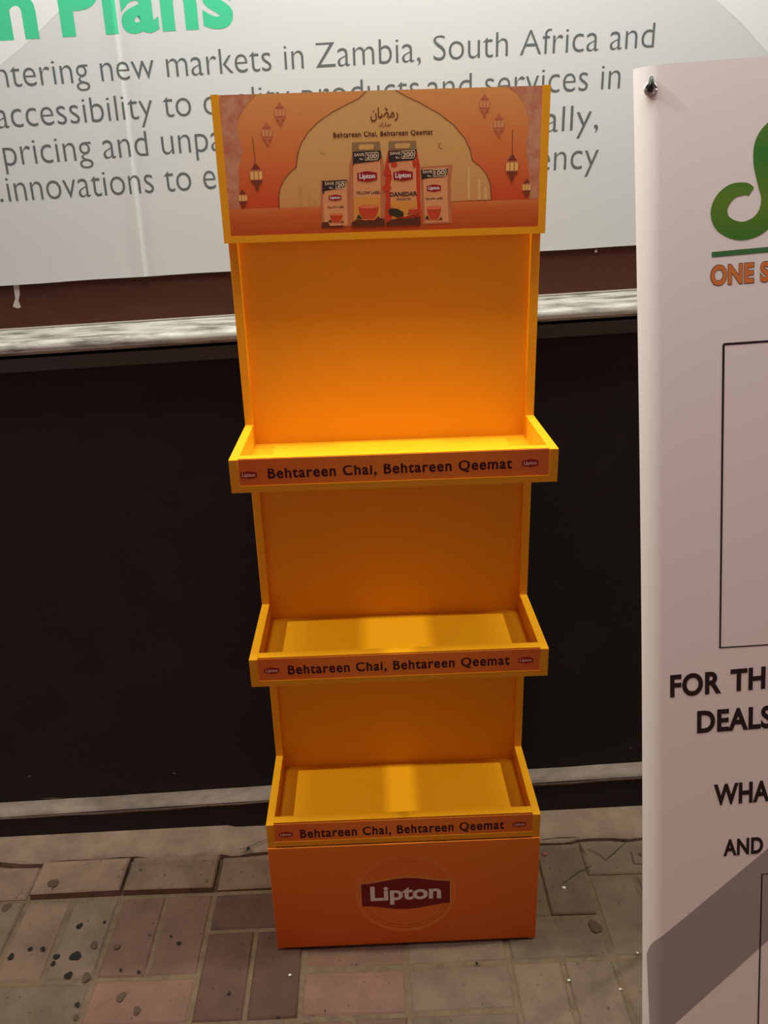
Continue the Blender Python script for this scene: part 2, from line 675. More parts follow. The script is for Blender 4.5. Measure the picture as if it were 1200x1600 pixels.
def paver_mesh(w, h, m, seed):
    rnd = random.Random(seed)
    t = 0.0035
    g = 0.0042
    x, y = w / 2 - g, h / 2 - g
    j = lambda: rnd.uniform(-0.0012, 0.0012)
    top = [(-x + t + j(), -y + t + j(), 0), (x - t + j(), -y + t + j(), 0), (x - t + j(), y - t + j(), 0), (-x + t + j(), y - t + j(), 0)]
    mid = [(-x, -y, -t * 0.8), (x, -y, -t * 0.8), (x, y, -t * 0.8), (-x, y, -t * 0.8)]
    bot = [(a, b, -0.04) for a, b, c_ in mid]
    vs_ = top + mid + bot
    fs = [(0, 1, 2, 3)]
    for k in range(4):
        q = (k + 1) % 4
        fs += [(4 + k, 4 + q, q, k), (8 + k, 8 + q, 4 + q, 4 + k)]
    return mesh_from('paver', vs_, fs, m)


PMESH = {}
taken = set()


def paver(i, j, hor, c, dz=0.0, tilt=None):
    cells = [(i, j), (i + 1, j)] if hor else [(i, j), (i, j + 1)]
    if any(q in taken for q in cells): return False
    taken.update(cells)
    var = random.randrange(3)
    k = (hor, c, var)
    if k not in PMESH:
        PMESH[k] = paver_mesh(2 * GP if hor else GP, GP if hor else 2 * GP, PM[c], var * 7 + hor)
    x = GX + GP * (i + (1.0 if hor else 0.5))
    y = GY - GP * (j + (0.5 if hor else 1.0))
    o = bpy.data.objects.new('paver', PMESH[k])
    COL.objects.link(o)
    o.parent = floor
    o.location = (x, y, dz + random.uniform(-0.0012, 0.0008))
    a = tilt or (random.uniform(-0.006, 0.006), random.uniform(-0.006, 0.006))
    o.rotation_euler = (a[0], a[1], random.uniform(-0.012, 0.012))
    return True


# those the photograph shows: column, row, lying across?, colour, height
for a in ((-8, 0, 1, 'b', 0.015), (-6, 0, 1, 'b', 0.015), (-10, 0, 1, 'b', 0.002),
          (-8, 1, 0, 'b', 0), (-7, 1, 0, 'g', 0), (-6, 1, 0, 'p', 0), (-5, 1, 0, 'p', 0),
          (-9, 1, 0, 'g', 0.001), (-10, 1, 0, 'b', 0.0),
          (-8, 3, 1, 'g', 0), (-6, 3, 1, 'p', 0), (-10, 3, 1, 'g', 0),
          (-4, 0, 1, 'b', 0.006), (-4, 1, 1, 'r', 0), (-4, 2, 0, 'r', 0), (-3, 2, 0, 'r', 0),
          (-4, 4, 1, 'b', 0),
          (-2, 3, 1, 'p', 0), (0, 3, 1, 'g', 0), (-2, 4, 0, 'p', 0), (-1, 4, 0, 'p', 0), (0, 4, 1, 'g', 0),
          (-2, 2, 1, 'p', -0.001), (0, 2, 1, 'g', -0.001),
          (2, 3, 0, 'g', 0), (3, 3, 0, 'g', 0), (2, 2, 1, 'g', 0),
          (4, 1, 0, 'g', 0), (4, 3, 0, 'g', 0), (5, 1, 0, 'g', 0), (5, 3, 0, 'g', 0),
          (3, 0, 0, 'g', 0.002), (2, 0, 0, 'g', 0), (4, 0, 1, 'g', 0.003)):
    paver(*a)
for j in range(0, 16):
    for i in range(-14, 14):
        if (i, j) in taken: continue
        c = random.choice('ggbpg' if i > -1 else 'bgppr')
        if (i // 2 + j // 2) % 2:
            paver(i, j, True, c) or paver(i, j, False, c)
        else:
            paver(i, j, False, c) or paver(i, j, True, c)

# cement fillet between the pavers and the plinth
m_cement = mat('cement_fillet', (0.204, 0.135, 0.101), 0.9, 0.1, noise=(14, (0.127, 0.082, 0.062), 0.35, 0.72, (1, 1, 1)), bump=(70, 0.6))
vv, ff = [], []
N = 170
for k in range(N + 1):
    u = -1.6 + 3.2 * k / N
    e = 0.004 * math.sin(u * 17) + 0.003 * math.sin(u * 43 + 2) + random.uniform(-0.0015, 0.0015)
    zt = 0.0152 if u < -0.38 else 0.009
    if -0.80 < u < -0.40: e -= 0.004
    ys = 0.1375 + WK * u
    for (y, z) in ((0.046 + e, -0.02), (0.047 + e, zt - 0.003), (0.052 + e, zt + random.uniform(-0.001, 0.001)), (0.09 + e, zt + 0.001 + random.uniform(-0.0015, 0.0015)), (ys + 0.004, zt - 0.001)):
        vv.append((u, y, z))
for k in range(N):
    for j in range(4):
        a = k * 5 + j
        ff.append((a, a + 5, a + 6, a + 1))
me = mesh_from('cement_fillet', vv, ff, m_cement, smooth=False)
obj('cement_fillet', me, floor)

# trodden-in gum and oil spots
m_gum = mat('dark_gum_stain', (0.012, 0.010, 0.008), 0.7, 0.2)
m_gum2 = mat('brown_stain', (0.080, 0.052, 0.037), 0.85, 0.1)
FS = Surf((0, 0, 0.0012), (1, 0, 0), (0, 1, 0))
rs = random.Random(3)
for (x, y, r, d) in ((118, 1494, 8.5, 1), (147, 1477, 6.5, 0), (124, 1447, 5, 1), (88, 1495, 5, 1), (83, 1506, 4, 1), (107, 1524, 6, 1), (67, 1483, 4, 1), (47, 1483, 3.5, 1),
                     (182, 1480, 5, 0), (121, 1570, 4, 1), (118, 1589, 4, 0), (17, 1495, 5, 1), (163, 1441, 2.5, 1), (279, 1474, 3.2, 1), (267, 1463, 2, 1), (217, 1519, 3, 1), (189, 1516, 2.5, 1),
                     (189, 1558, 7, 0), (214, 1579, 6, 0), (10, 1578 - 160, 8, 0), (135, 1527, 7, 0), (930, 1448, 11, 0), (1000, 1336, 4, 0), (389, 1335, 4.5, 1), (85, 1389, 9, 0), (358, 1553, 2.5, 1), (745, 1506, 2.5, 1)):
    pr = Print(FS, 0.0012 if y > 1402 or x > 500 else 0.0166, 0.0)
    a, b = FS.loc(x, y)
    s = r * 0.00122
    pts = []
    ph = [rs.uniform(0, 6.28) for _ in range(3)]
    for k in range(22):
        t = 2 * math.pi * k / 22
        rr = s * (0.92 + 0.14 * math.sin(2 * t + ph[0]) + 0.10 * math.sin(3 * t + ph[1]) + 0.05 * math.sin(7 * t + ph[2]))
        pts.append((a + rr * math.cos(t), b + rr * 1.15 * math.sin(t)))
    pr.poly(pts, m_gum if d else m_gum2, 0)
    pr.build('stain_spot', floor)

m_crack = mat('crack_dark', (0.035, 0.026, 0.020), 0.9, 0.05)
for z, pts in ((0.0165, ((372, 1328), (388, 1324), (402, 1317), (424, 1308))),
               (0.010, ((846, 1312), (872, 1309), (900, 1308))), (0.004, ((901, 1309), (908, 1324), (917, 1336))),
               (0.004, ((919, 1327), (936, 1334), (946, 1343))), (0.004, ((946, 1344), (960, 1332), (978, 1316))),
               (0.004, ((972, 1312), (984, 1313))), (0.004, ((986, 1330), (991, 1349), (1010, 1350))), (0.004, ((880, 1380), (905, 1362), (925, 1352)))):
    p = Print(Surf((0, 0, z), (1, 0, 0), (0, 1, 0)), 0.0004, 0.0)
    q = [p.s.loc(*v) for v in pts]
    n = len(q)
    p.strip(q, [0.0012] + [random.uniform(0.0014, 0.0026) for _ in range(n - 2)] + [0.001], m_crack, 0)
    p.build('crack', floor)

# ------------------------------------------------------------------ display stand
W2 = 0.25
YT = -0.1972
ZT = (0.9968, 0.6489, 0.3025)
ZL = (0.9441, 0.5968, 0.2525)
T = 0.0142
DB = 0.013
m_yel = mat('yellow_lacquer', (0.82, 0.358, 0.006), 0.42, 0.35)
m_rail = mat('yellow_lacquer_rail', (0.82, 0.358, 0.006), 0.42, 0.35)
m_strip = grad_mat('orange_strip_print', 0, [(-0.24, srgb(222, 110, 40)), (-0.1, srgb(236, 132, 46)), (0.0, srgb(238, 138, 50)), (0.12, srgb(236, 132, 46)), (0.24, srgb(222, 112, 48))])
m_maroon = mat('maroon_ink', (0.060, 0.006, 0.008), 0.5, 0.25)
m_red = mat('red_ink', (0.33, 0.008, 0.016), 0.45, 0.3)
m_dred = mat('dark_red_ink', (0.19, 0.005, 0.010), 0.45, 0.3)
m_white = mat('white_ink', (0.80, 0.74, 0.70), 0.5, 0.3)
m_pale = mat('pale_pink_ink', (0.80, 0.52, 0.42), 0.5, 0.3)

stand = empty('display_stand', (0, 0, 0))
tag(stand, 'tall yellow three-tier tea display stand with printed header, empty trays', 'display stand')

for s in (-1, 1):
    prof = [(0.028, 0.0), (0.028, 1.5), (0.0, 1.5), (0.0, ZT[0]), (YT + 0.0007, ZT[0]), (YT + 0.0007, ZL[0] + 0.010), (0.0, ZL[0] + 0.010),
            (0.0, ZT[1]), (YT + 0.0007, ZT[1]), (YT + 0.0007, ZL[1] + 0.010), (0.0, ZL[1] + 0.010), (0.0, ZT[2]), (YT + 0.0007, ZT[2]), (YT + 0.0007, 0.0)]
    mb = MB()
    a, b = (W2 - T, W2) if s > 0 else (-W2, -W2 + T)
    mb.prism(prof, a, b, lambda p, t: (t, p[0], p[1]))
    mb.build('side_panel', m_yel, stand, bevel=0.0007)
mb = MB()
mb.box(-W2 + T, W2 - T, DB, DB + 0.008, 0.003, 1.5)
mb.build('back_panel', m_yel, stand)


def logo_shape(w, h, n=10):
    """outline of the ribbon-like badge centred on 0"""
    top, bot = [], []
    for k in range(n + 1):
        t = -1 + 2 * k / n
        e = 0.5 + 0.5 * math.cos(math.pi * t)
        y = h * 0.5 * (0.70 + 0.30 * e)
        top.append((t * w / 2, y))
        bot.append((t * w / 2, -y))
    return bot + top[::-1]


def badge(p, c, w, h, ang, layer=1, letters=True, red=None, white=None, edge=None):
    ca, sa = math.cos(ang), math.sin(ang)
    rot = lambda x, y: (c[0] + x * ca - y * sa, c[1] + x * sa + y * ca)
    if edge is not None:
        p.poly([rot(x * 1.03, y * 1.06 + h * 0.03) for x, y in logo_shape(w, h)], edge, layer)
    p.poly([rot(x, y) for x, y in logo_shape(w, h)], red or m_red, layer + 1)
    if letters:
        p.text('Lipton', rot(-w * 0.40, -h * 0.19), rot(w * 0.40, -h * 0.19), h * 0.46, white or m_white, layer + 2, 0.03, 1.0)


RS = Surf((0, YT + 0.0011, 0), (1, 0, 0), (0, 0, 1))
rail_px = ((((419, 748), (800, 732)), 14.2, (388.5, 742.5), (828.5, 723.5)),
           (((450.5, 1054), (796, 1038.5)), 12.8, (424.5, 1048), (821.5, 1031.5)),
           (((469.5, 1309.5), (787.5, 1295)), 11.8, (446.5, 1304), (811.5, 1288)))
for k in range(3):
    zt, zl = ZT[k], ZL[k]
    fz = zt - 0.0385
    mb = MB()
    mb.box(-W2 + T, W2 - T, YT + 0.0225, DB, fz - 0.0045, fz)
    tray = mb.build('tray', m_yel, stand)
    mb = MB()
    x = W2 - 0.0004
    # board behind, channel below and at both ends; the strip slots in from above
    mb.box(-W2 + T, W2 - T, YT + 0.0062, YT + 0.0225, zl, zt - 0.0003)
    mb.box(-x, x, YT, YT + 0.0062, zl, zl + 0.0105)
    mb.box(-x, -x + 0.0118, YT, YT + 0.0006, zl + 0.0105, zt - 0.0006)
    mb.box(x - 0.0118, x, YT, YT + 0.0006, zl + 0.0105, zt - 0.0006)
    mb.build('front_rail', m_rail, tray)
    mb = MB()
    mb.box(-W2 + 0.0112, W2 - 0.0112, YT + 0.0014, YT + 0.0028, zl + 0.0100, zt - 0.0002)
    so_ = mb.build('price_strip', m_strip, tray)
    so_['label'] = 'orange printed strip slotted into the rail'
    (tl_, cap, lg1, lg2) = rail_px[k]
    RSk = Surf((0, YT + 0.0014, 0), (1, 0, 0), (0, 0, 1))
    line('lettering', 'Behtareen Chai, Behtareen Qeemat', tl_[0], tl_[1], cap * 1.1, m_maroon, 0.026, 1.14, RSk, tray, 0.0002, 1, 'dark maroon printed word')
    for lg in (lg1, lg2):
        p = Print(RSk, 0.0002)
        badge(p, RSk.loc(*lg), 0.0248, 0.0125, 0, 0, True, None, m_pale)
        p.build('badge', tray, 'small red badge')

# base front sheet with the badge
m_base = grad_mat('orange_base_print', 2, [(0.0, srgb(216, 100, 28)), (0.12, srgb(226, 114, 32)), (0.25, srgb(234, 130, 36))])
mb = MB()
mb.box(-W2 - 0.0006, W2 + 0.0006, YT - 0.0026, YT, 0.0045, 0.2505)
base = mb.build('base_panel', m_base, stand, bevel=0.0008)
BF = Surf((0, YT - 0.0026, 0), (1, 0, 0), (0, 0, 1))
m_halo = mat('halo_print', srgb(232, 130, 52), 0.5, 0.3)
m_halo2 = mat('halo_print_inner', srgb(230, 122, 42), 0.5, 0.3)
m_gold = mat('gold_edge_print', srgb(222, 150, 80), 0.5, 0.3)
c = BF.loc(634, 1396)
p = Print(BF, 0.0002)


def ring(p, c, r, w, m, layer):
    p.strip([(c[0] + r * math.cos(2 * math.pi * k / 64), c[1] + r * math.sin(2 * math.pi * k / 64)) for k in range(64)], w, m, layer, True)


ring(p, c, 0.0915, 0.008, m_halo, 0)
ring(p, c, 0.082, 0.004, m_halo2, 0)
p.ellipse(c, 0.072, 0.072, m_halo2, 0, 48)
ring(p, c, 0.0745, 0.0042, m_halo, 1)
p.build('sunburst_print', base)
p = Print(BF, 0.0002, 0.0002)
badge(p, c, 0.167, 0.077, 0.0, 1, True, m_dred, m_white, m_gold)
p.build('badge', base, 'red ribbon badge with white letters')

# ---- header
HY = -0.0191
HW = 0.25315
ZB, ZH = 1.2975, 1.5075
mb = MB()
mb.box(-HW, HW, HY + 0.004, -0.0004, ZB, ZH - 0.0005)
mb.box(-HW, HW, HY, HY + 0.004, ZB, ZB + 0.0105)
mb.box(-HW, -HW + 0.0115, HY, HY + 0.004, ZB + 0.0105, ZH)
mb.box(HW - 0.0115, HW, HY, HY + 0.004, ZB + 0.0105, ZH)
header = mb.build('header', m_yel, stand)
header['label'] = 'yellow header box framing a printed picture'

HS = Surf((0, HY + 0.0012, 0), (1, 0, 0), (0, 0, 1))
m_sky = grad_mat('poster_orange', 2, [(1.308, srgb(205, 62, 26)), (1.36, srgb(212, 84, 40)), (1.43, srgb(222, 124, 66)), (1.508, srgb(226, 156, 88))])
m_arch = grad_mat('poster_tan', 2, [(1.34, srgb(214, 152, 88)), (1.42, srgb(216, 166, 98)), (1.508, srgb(220, 172, 108))])
m_table = grad_mat('poster_table', 2, [(1.308, srgb(188, 78, 26)), (1.336, srgb(206, 100, 40)), (1.348, srgb(214, 122, 62))])
m_stone = mat('poster_terracotta', srgb(204, 146, 110), 0.5, 0.3, noise=(70, srgb(190, 110, 80), 0.4, 0.65, (1, 1, 1)))
m_line = mat('poster_brown_line', srgb(110, 52, 26), 0.5, 0.3)
m_glow = mat('lantern_glow_ink', srgb(240, 190, 110), 0.5, 0.3)
m_lanp = mat('lantern_pale_ink', srgb(224, 150, 96), 0.5, 0.3)
m_land = mat('lantern_dark_ink', srgb(128, 58, 42), 0.5, 0.3)
m_lanm = mat('lantern_mid_ink', srgb(198, 112, 76), 0.5, 0.3)
m_tan2 = mat('poster_pale_tan', srgb(226, 180, 118), 0.5, 0.3)
m_tan3 = mat('poster_shade_tan', srgb(204, 148, 88), 0.5, 0.3)
m_char = mat('charcoal_ink', srgb(52, 44, 40), 0.5, 0.3)
m_cream = mat('cream_ink', srgb(236, 206, 168), 0.5, 0.3)
m_pack = mat('pack_peach_ink', srgb(226, 156, 104), 0.5, 0.3)
m_pack2 = mat('pack_gold_ink', srgb(222, 150, 66), 0.5, 0.3)
m_packs = mat('pack_side_ink', srgb(196, 116, 74), 0.5, 0.3)
m_packr = mat('pack_red_ink', srgb(205, 62, 36), 0.5, 0.3)
m_olive = mat('pack_olive_ink', srgb(150, 116, 78), 0.5, 0.3)
m_cup = mat('cup_red_ink', srgb(200, 70, 34), 0.5, 0.3)
m_cup2 = mat('cup_light_ink', srgb(226, 120, 72), 0.5, 0.3)
m_leaf = mat('leaf_dark_ink', srgb(58, 50, 30), 0.5, 0.3)
m_packb = mat('pack_dark_base_ink', srgb(96, 50, 28), 0.5, 0.3)

mb = MB()
mb.box(-HW + 0.0115, HW - 0.0115, HY + 0.0012, HY + 0.0039, ZB + 0.0105, ZH - 0.0006)
mb.build('poster', m_sky, header)['label'] = 'orange printed festive picture'

z1 = lambda x, y: (320 + x * 0.23333, 120 + y * 0.23333)
z2 = lambda x, y: (580 + x * 0.25, 120 + y * 0.25)
z3 = lambda x, y: (490 + x * 0.19167, 200 + y * 0.19167)
zq = lambda x, y: (340 + x * 0.125, 140 + y * 0.125)

# terracotta pillars at both ends
p = Print(HS, 0.0001)
XL, XR = -HW + 0.0117, HW - 0.0117
tp = ZH - 0.0008
lp_ = [HS.loc(*zq(*q)) for q in ((490, 70), (400, 150), (330, 240), (270, 350), (245, 450), (255, 560), (285, 660), (315, 770), (290, 880), (265, 980), (262, 1100), (268, 1250), (285, 1500))]
p.poly([(XL, tp), (lp_[0][0], tp)] + lp_[1:] + [(XL, lp_[-1][1])], m_stone, 0)
p.build('pillar_print', header)
p = Print(HS, 0.0001)
rp_ = [HS.loc(*z2(*q)) for q in ((850, 66), (910, 105), (955, 165), (980, 240), (985, 340), (962, 420), (968, 500), (985, 580), (992, 680), (990, 764))]
p.poly([(XR, tp), (rp_[0][0], tp)] + rp_[1:] + [(XR, rp_[-1][1])], m_stone, 0)
p.build('pillar_print', header)
# arch
aL = [HS.loc(*z1(*q)) for q in ((500, 884), (496, 800), (505, 745), (528, 695), (566, 645), (612, 606), (617, 560), (626, 505), (648, 440), (692, 370), (760, 302), (855, 236), (955, 183), (1030, 146), (1085, 116))]
aR = [HS.loc(*z2(*q)) for q in ((150, 97), (230, 128), (300, 160), (420, 228), (515, 300), (585, 385), (618, 455), (633, 525), (680, 560), (720, 608), (744, 668), (750, 768))]
aL[-1] = (aL[-1][0], tp)
aR[0] = (aR[0][0], tp)
p = Print(HS, 0.0001)
p.poly(aL + aR, m_arch, 1)
p.strip(aL, 0.0010, m_line, 4)
p.strip(aR, 0.0010, m_line, 4)
p.build('arch_print', header)
# pale mosque lines and crescents inside the arch
p = Print(HS, 0.0001)
for (x, y) in ((640, 740), (700, 790), (740, 830)):
    a = HS.loc(*z1(x, y)); b = HS.loc(*z1(x, 884))
    p = Print(HS, 0.0001)
    p.strip([a, b], 0.004, m_tan3, 2)
    p.build('minaret_print', header)
for (x, y) in ((610, 560), (675, 640), (715, 690)):
    a = HS.loc(*z2(x, y)); b = HS.loc(*z2(x, 768))
    p = Print(HS, 0.0001)
    p.strip([a, b], 0.004, m_tan2, 2)
    p.build('minaret_print', header)
for (q, rot) in ((z1(790, 495), 0.4), (z2(440, 432), -0.3)):
    cx, cy = HS.loc(*q)
    arc = [(cx + 0.0040 * math.cos(t), cy + 0.0040 * math.sin(t)) for t in [math.pi * (0.65 + 1.15 * k / 12) + rot for k in range(13)]]
    p = Print(HS, 0.0001)
    p.strip(arc, [0.0002 + 0.0016 * math.sin(math.pi * k / 12) for k in range(13)], m_tan3 if rot > 0 else m_olive, 2)
    p.build('crescent_print', header)
# table
p = Print(HS, 0.0001)
a = HS.loc(*z1(155, 888)); b = HS.loc(*z2(1050, 764))
p.poly([(XL, ZB + 0.0107), (XR, ZB + 0.0107), (XR, b[1]), (XL, a[1])], m_table, 3)
p.build('table_print', header)


def lantern(q, s, pale, chain=None):
    """printed hanging lantern, centre at pixel q, height about 20*s pixels"""
    p = Print(HS, 0.0001)
    cx, cy = HS.loc(*q)
    k = 0.00104 * s
    P = lambda pts: [(cx + x * k, cy + y * k) for x, y in pts]
    body = m_lanp if pale else m_glow
    dark = m_lanm if pale else m_land
    p.poly(P([(-7, -6), (7, -6), (9, 2), (5, 8), (-5, 8), (-9, 2)]), m_lanm, 4)
    for x in (-5.5, 0, 5.5):
        p.poly(P([(x - 2.1, -5), (x + 2.1, -5), (x + 2.1, 4.5), (x - 2.1, 4.5)]), body, 5)
    p.poly(P([(-6, 7), (6, 7), (3, 11), (0, 15), (-3, 11)]), dark if not pale else m_lanm, 5)
    p.poly(P([(-6, -9.5), (6, -9.5), (7, -6), (-7, -6)]), dark, 5)
    p.poly(P([(-3.5, -9.5), (-1, -18), (1, -18), (3.5, -9.5)]), dark, 5)
    if chain:
        p.strip([(cx, cy + 14 * k), (cx - 0.001, cy + chain)], 0.0008, m_land, 4)
    p.build('lantern_print', header)


lantern(z1(345, 660), 1.15, False, 0.055)
lantern(z1(256, 812), 0.80, False)
lantern(z1(416, 375), 0.95, True)
lantern(z1(503, 240), 0.95, True)
lantern(z2(880, 560), 1.15, False, 0.052)
lantern(z2(970, 690), 0.80, False)
lantern(z2(797, 295), 0.95, True)
lantern(z2(708, 170), 0.90, True)

# greeting in Arabic letters and the slogan
p = Print(HS, 0.0001)
zg = lambda x, y: (560 + x * 0.066667, 150 + y * 0.066667)
p.text_px('\ufee5\ufe8e\ufec0\ufee3\ufead', zg(285, 525), zg(930, 505), 16.5, m_line, 4, 0.012)
p.text_px('\ufed9\ufead\ufe8e\ufe92\ufee3', zg(475, 712), zg(760, 700), 6.0, m_line, 4, 0.01)
cx, cy = HS.loc(*zg(665, 265))
arc = [(cx + 0.0026 * math.cos(t), cy + 0.0026 * math.sin(t)) for t in [math.pi * (0.85 + 0.95 * k / 10) for k in range(11)]]
p.strip(arc, [0.0001 + 0.0012 * math.sin(math.pi * k / 10) for k in range(11)], m_line, 4)
p.build('greeting_lettering', header, 'dark brown Arabic greeting')
line('lettering', 'Behtareen Chai, Behtareen Qeemat', (521, 215.2), (676, 210), 7.8, m_maroon, 0.018, 1.1, HS, header, 0.0001, 4, 'dark maroon printed word')


def pp(*pts):
    return [HS.loc(*z3(*q)) for q in pts]


def cup(p, x0, x1, y0, y1, L):
    m_ = (x0 + x1) / 2
    w = x1 - x0
    h = y1 - y0
    p.poly(pp((x0 + w * .15, y1 + h * .12), (x1 - w * .15, y1 + h * .12), (x1 - w * .02, y1 - h * .02), (x0 + w * .02, y1 - h * .02)), m_cup2, L)
    p.poly(pp((x0, y0), (x1, y0 - h * .04), (x1 - w * .06, y0 + h * .5), (x1 - w * .25, y1), (x0 + w * .25, y1), (x0 + w * .06, y0 + h * .5)), m_cup, L + 1)
    c0 = HS.loc(*z3(m_, y0))
    p.ellipse(c0, w * 0.5 * 0.000205, h * 0.16 * 0.000205, m_cup2, L + 2, 16)
    p.poly(pp((x0 - w * .12, y1), (x0 + w * .02, y1 - h * .35), (x0 + w * .2, y1 + h * .05)), m_leaf, L + 2)
    p.poly(pp((x1 + w * .10, y1 + h * .05), (x1, y1 - h * .2), (x1 - w * .2, y1 + h * .08)), m_packb, L + 2)


def save_tag(p, poly, sx0, sx1, sy, num, nx0, nx1, ny0, ny1, L):
    p.poly(pp(*poly), m_char, L)
    p.text_px('SAVE', z3(sx0, sy), z3(sx1, sy - 3), 4.6, m_cream, L + 1, 0.015)
    p.text_px('Rs.', z3(sx1 - 36, sy + 30), z3(sx1 - 4, sy + 28), 3.2, m_cream, L + 1, 0.01)
    box = pp((nx0, ny0), (nx1 - 4, ny0 - 6), (nx1, ny0 + 4), (nx1 - 4, ny1 - 10), (nx1 - 14, ny1 - 4), (nx0, ny1))
    p.strip(box, 0.0011, m_cream, L + 1, True)
    h = (ny1 - ny0) * 0.19167
    p.text_px(num, z3(nx0 + 9, ny1 - 9), z3(nx1 - 11, ny1 - 16), h * 0.66, m_cream, L + 2, 0.02)


# small pack
p = Print(HS, 0.0001)
p.poly(pp((62, 425), (285, 418), (290, 560), (302, 800), (66, 815), (60, 620)), m_packs, 5)
p.poly(pp((84, 425), (272, 420), (272, 560), (280, 790), (90, 800), (78, 620)), m_pack, 6)
save_tag(p, ((70, 432), (270, 422), (267, 475), (245, 494), (175, 500), (88, 514), (85, 545), (72, 520)), 92, 166, 466, '20', 182, 262, 442, 494, 7)
badge(p, HS.loc(*z3(175, 568)), 0.0195, 0.0088, 0, 7, True)
p.text_px('YELLOW LABEL', z3(110, 656), z3(250, 650), 3.0, m_char, 7, 0.02)
cup(p, 132, 238, 706, 766, 7)
p.poly(pp((66, 770), (120, 765), (135, 800), (240, 795), (240, 808), (66, 815)), m_packb, 7)
p.build('tea_pack_print', header, 'small pack printed with a 20 saving')
# first large pack with handle
p = Print(HS, 0.0001)
p.poly(pp((312, 118), (540, 112), (546, 200), (316, 210)), m_olive, 5)
p.poly(pp((366, 145), (376, 136), (482, 132), (492, 140), (490, 168), (480, 175), (376, 178), (366, 168)), m_arch, 6)
p.poly(pp((318, 195), (546, 185), (556, 230), (572, 300), (580, 800), (312, 808), (290, 770), (295, 300), (310, 240)), m_packs, 6)
p.poly(pp((324, 200), (540, 190), (544, 300), (548, 780), (330, 790), (322, 300)), m_pack, 7)
p.poly(pp((330, 565), (545, 558), (548, 780), (330, 790)), m_pack2, 8)
save_tag(p, ((318, 193), (546, 184), (552, 240), (530, 268), (420, 280), (330, 292), (322, 312)), 330, 412, 232, '200', 422, 528, 204, 262, 9)
badge(p, HS.loc(*z3(437, 395)), 0.0305, 0.0150, 0, 9, True)
p.text_px('YELLOW LABEL', z3(345, 542), z3(548, 536), 4.6, m_char, 9, 0.02)
p.poly(pp((312, 770), (350, 745), (420, 755), (560, 735), (580, 745), (580, 800), (312, 808)), m_packb, 9)
cup(p, 366, 530, 640, 738, 10)
p.build('tea_pack_print', header, 'tall pack printed with a 200 saving, left')
# second large pack
p = Print(HS, 0.0001)
p.poly(pp((610, 108), (835, 103), (840, 190), (612, 200)), m_olive, 5)
p.poly(pp((662, 135), (672, 126), (776, 122), (786, 130), (784, 156), (774, 164), (672, 168), (662, 158)), m_arch, 6)
p.poly(pp((606, 185), (840, 175), (848, 220), (865, 300), (872, 790), (590, 800), (583, 300), (600, 230)), m_packr, 6)
p.poly(pp((625, 190), (832, 182), (834, 300), (842, 700), (640, 740), (618, 500), (640, 400), (612, 300)), m_pack, 7)
p.poly(pp((625, 600), (842, 592), (846, 700), (640, 745)), m_pack2, 8)
for c_, rx, ry in (((655, 300), 26, 20), ((600, 360), 30, 22), ((598, 490), 34, 24), ((820, 290), 14, 30)):
    q = HS.loc(*z3(*c_))
    p.ellipse(q, rx * 0.000205, ry * 0.000205, m_packr, 8, 12)
save_tag(p, ((610, 187), (838, 175), (834, 240), (812, 262), (700, 270), (612, 284)), 622, 706, 220, '200', 716, 826, 190, 248, 9)
badge(p, HS.loc(*z3(729, 388)), 0.0300, 0.0150, 0, 9, True)
p.text_px('DANEDAR', z3(622, 560), z3(843, 552), 7.0, m_char, 9, 0.035, 1.04)
p.text_px('STRONG TEA', z3(676, 590), z3(793, 585), 3.2, m_char, 9, 0.02)
p.poly(pp((592, 770), (640, 745), (760, 735), (868, 720), (872, 790), (590, 800)), m_packb, 9)
p.poly(pp((610, 665), (640, 652), (690, 660), (735, 690), (733, 720), (690, 732), (640, 715), (615, 700)), m_leaf, 10)
cup(p, 772, 850, 660, 702, 10)
p.build('tea_pack_print', header, 'tall red-edged pack printed with a 200 saving')
# right pack
p = Print(HS, 0.0001)
p.poly(pp((872, 318), (1130, 300), (1112, 420), (1115, 560), (1130, 775), (892, 786), (884, 600)), m_packs, 5)
p.poly(pp((890, 330), (1092, 318), (1090, 420), (1092, 560), (1100, 765), (910, 775), (900, 600)), m_pack, 6)
save_tag(p, ((874, 342), (1092, 330), (1088, 385), (1060, 400), (960, 406), (880, 418)), 890, 966, 370, '100', 974, 1080, 342, 394, 7)
badge(p, HS.loc(*z3(980, 490)), 0.0215, 0.0105, 0, 7, True)
p.text_px('YELLOW LABEL', z3(906, 586), z3(1058, 580), 3.2, m_char, 7, 0.02)
cup(p, 922, 1040, 650, 742, 7)
p.build('tea_pack_print', header, 'pack printed with a 100 saving')

# ------------------------------------------------------------------ leaning banner stand on the right
SU = Vector((-0.034, 0.181, 0.983)).normalized()
SHd = Vector((0.999, -0.02, 0.038))
SHd = (SHd - SU * SHd.dot(SU)).normalized()
# reference point: left edge of the sheet as seen half way up
d0 = CF + CR * ((1004 - 600) / FPX) - CU * ((800 - 800) / FPX)
S0 = CAM + d0 * ((-0.31 - CAM.y) / d0.y)


def curl(a, b):
    return -0.010 * max(0.0, (0.03 - a) / 0.03) ** 2


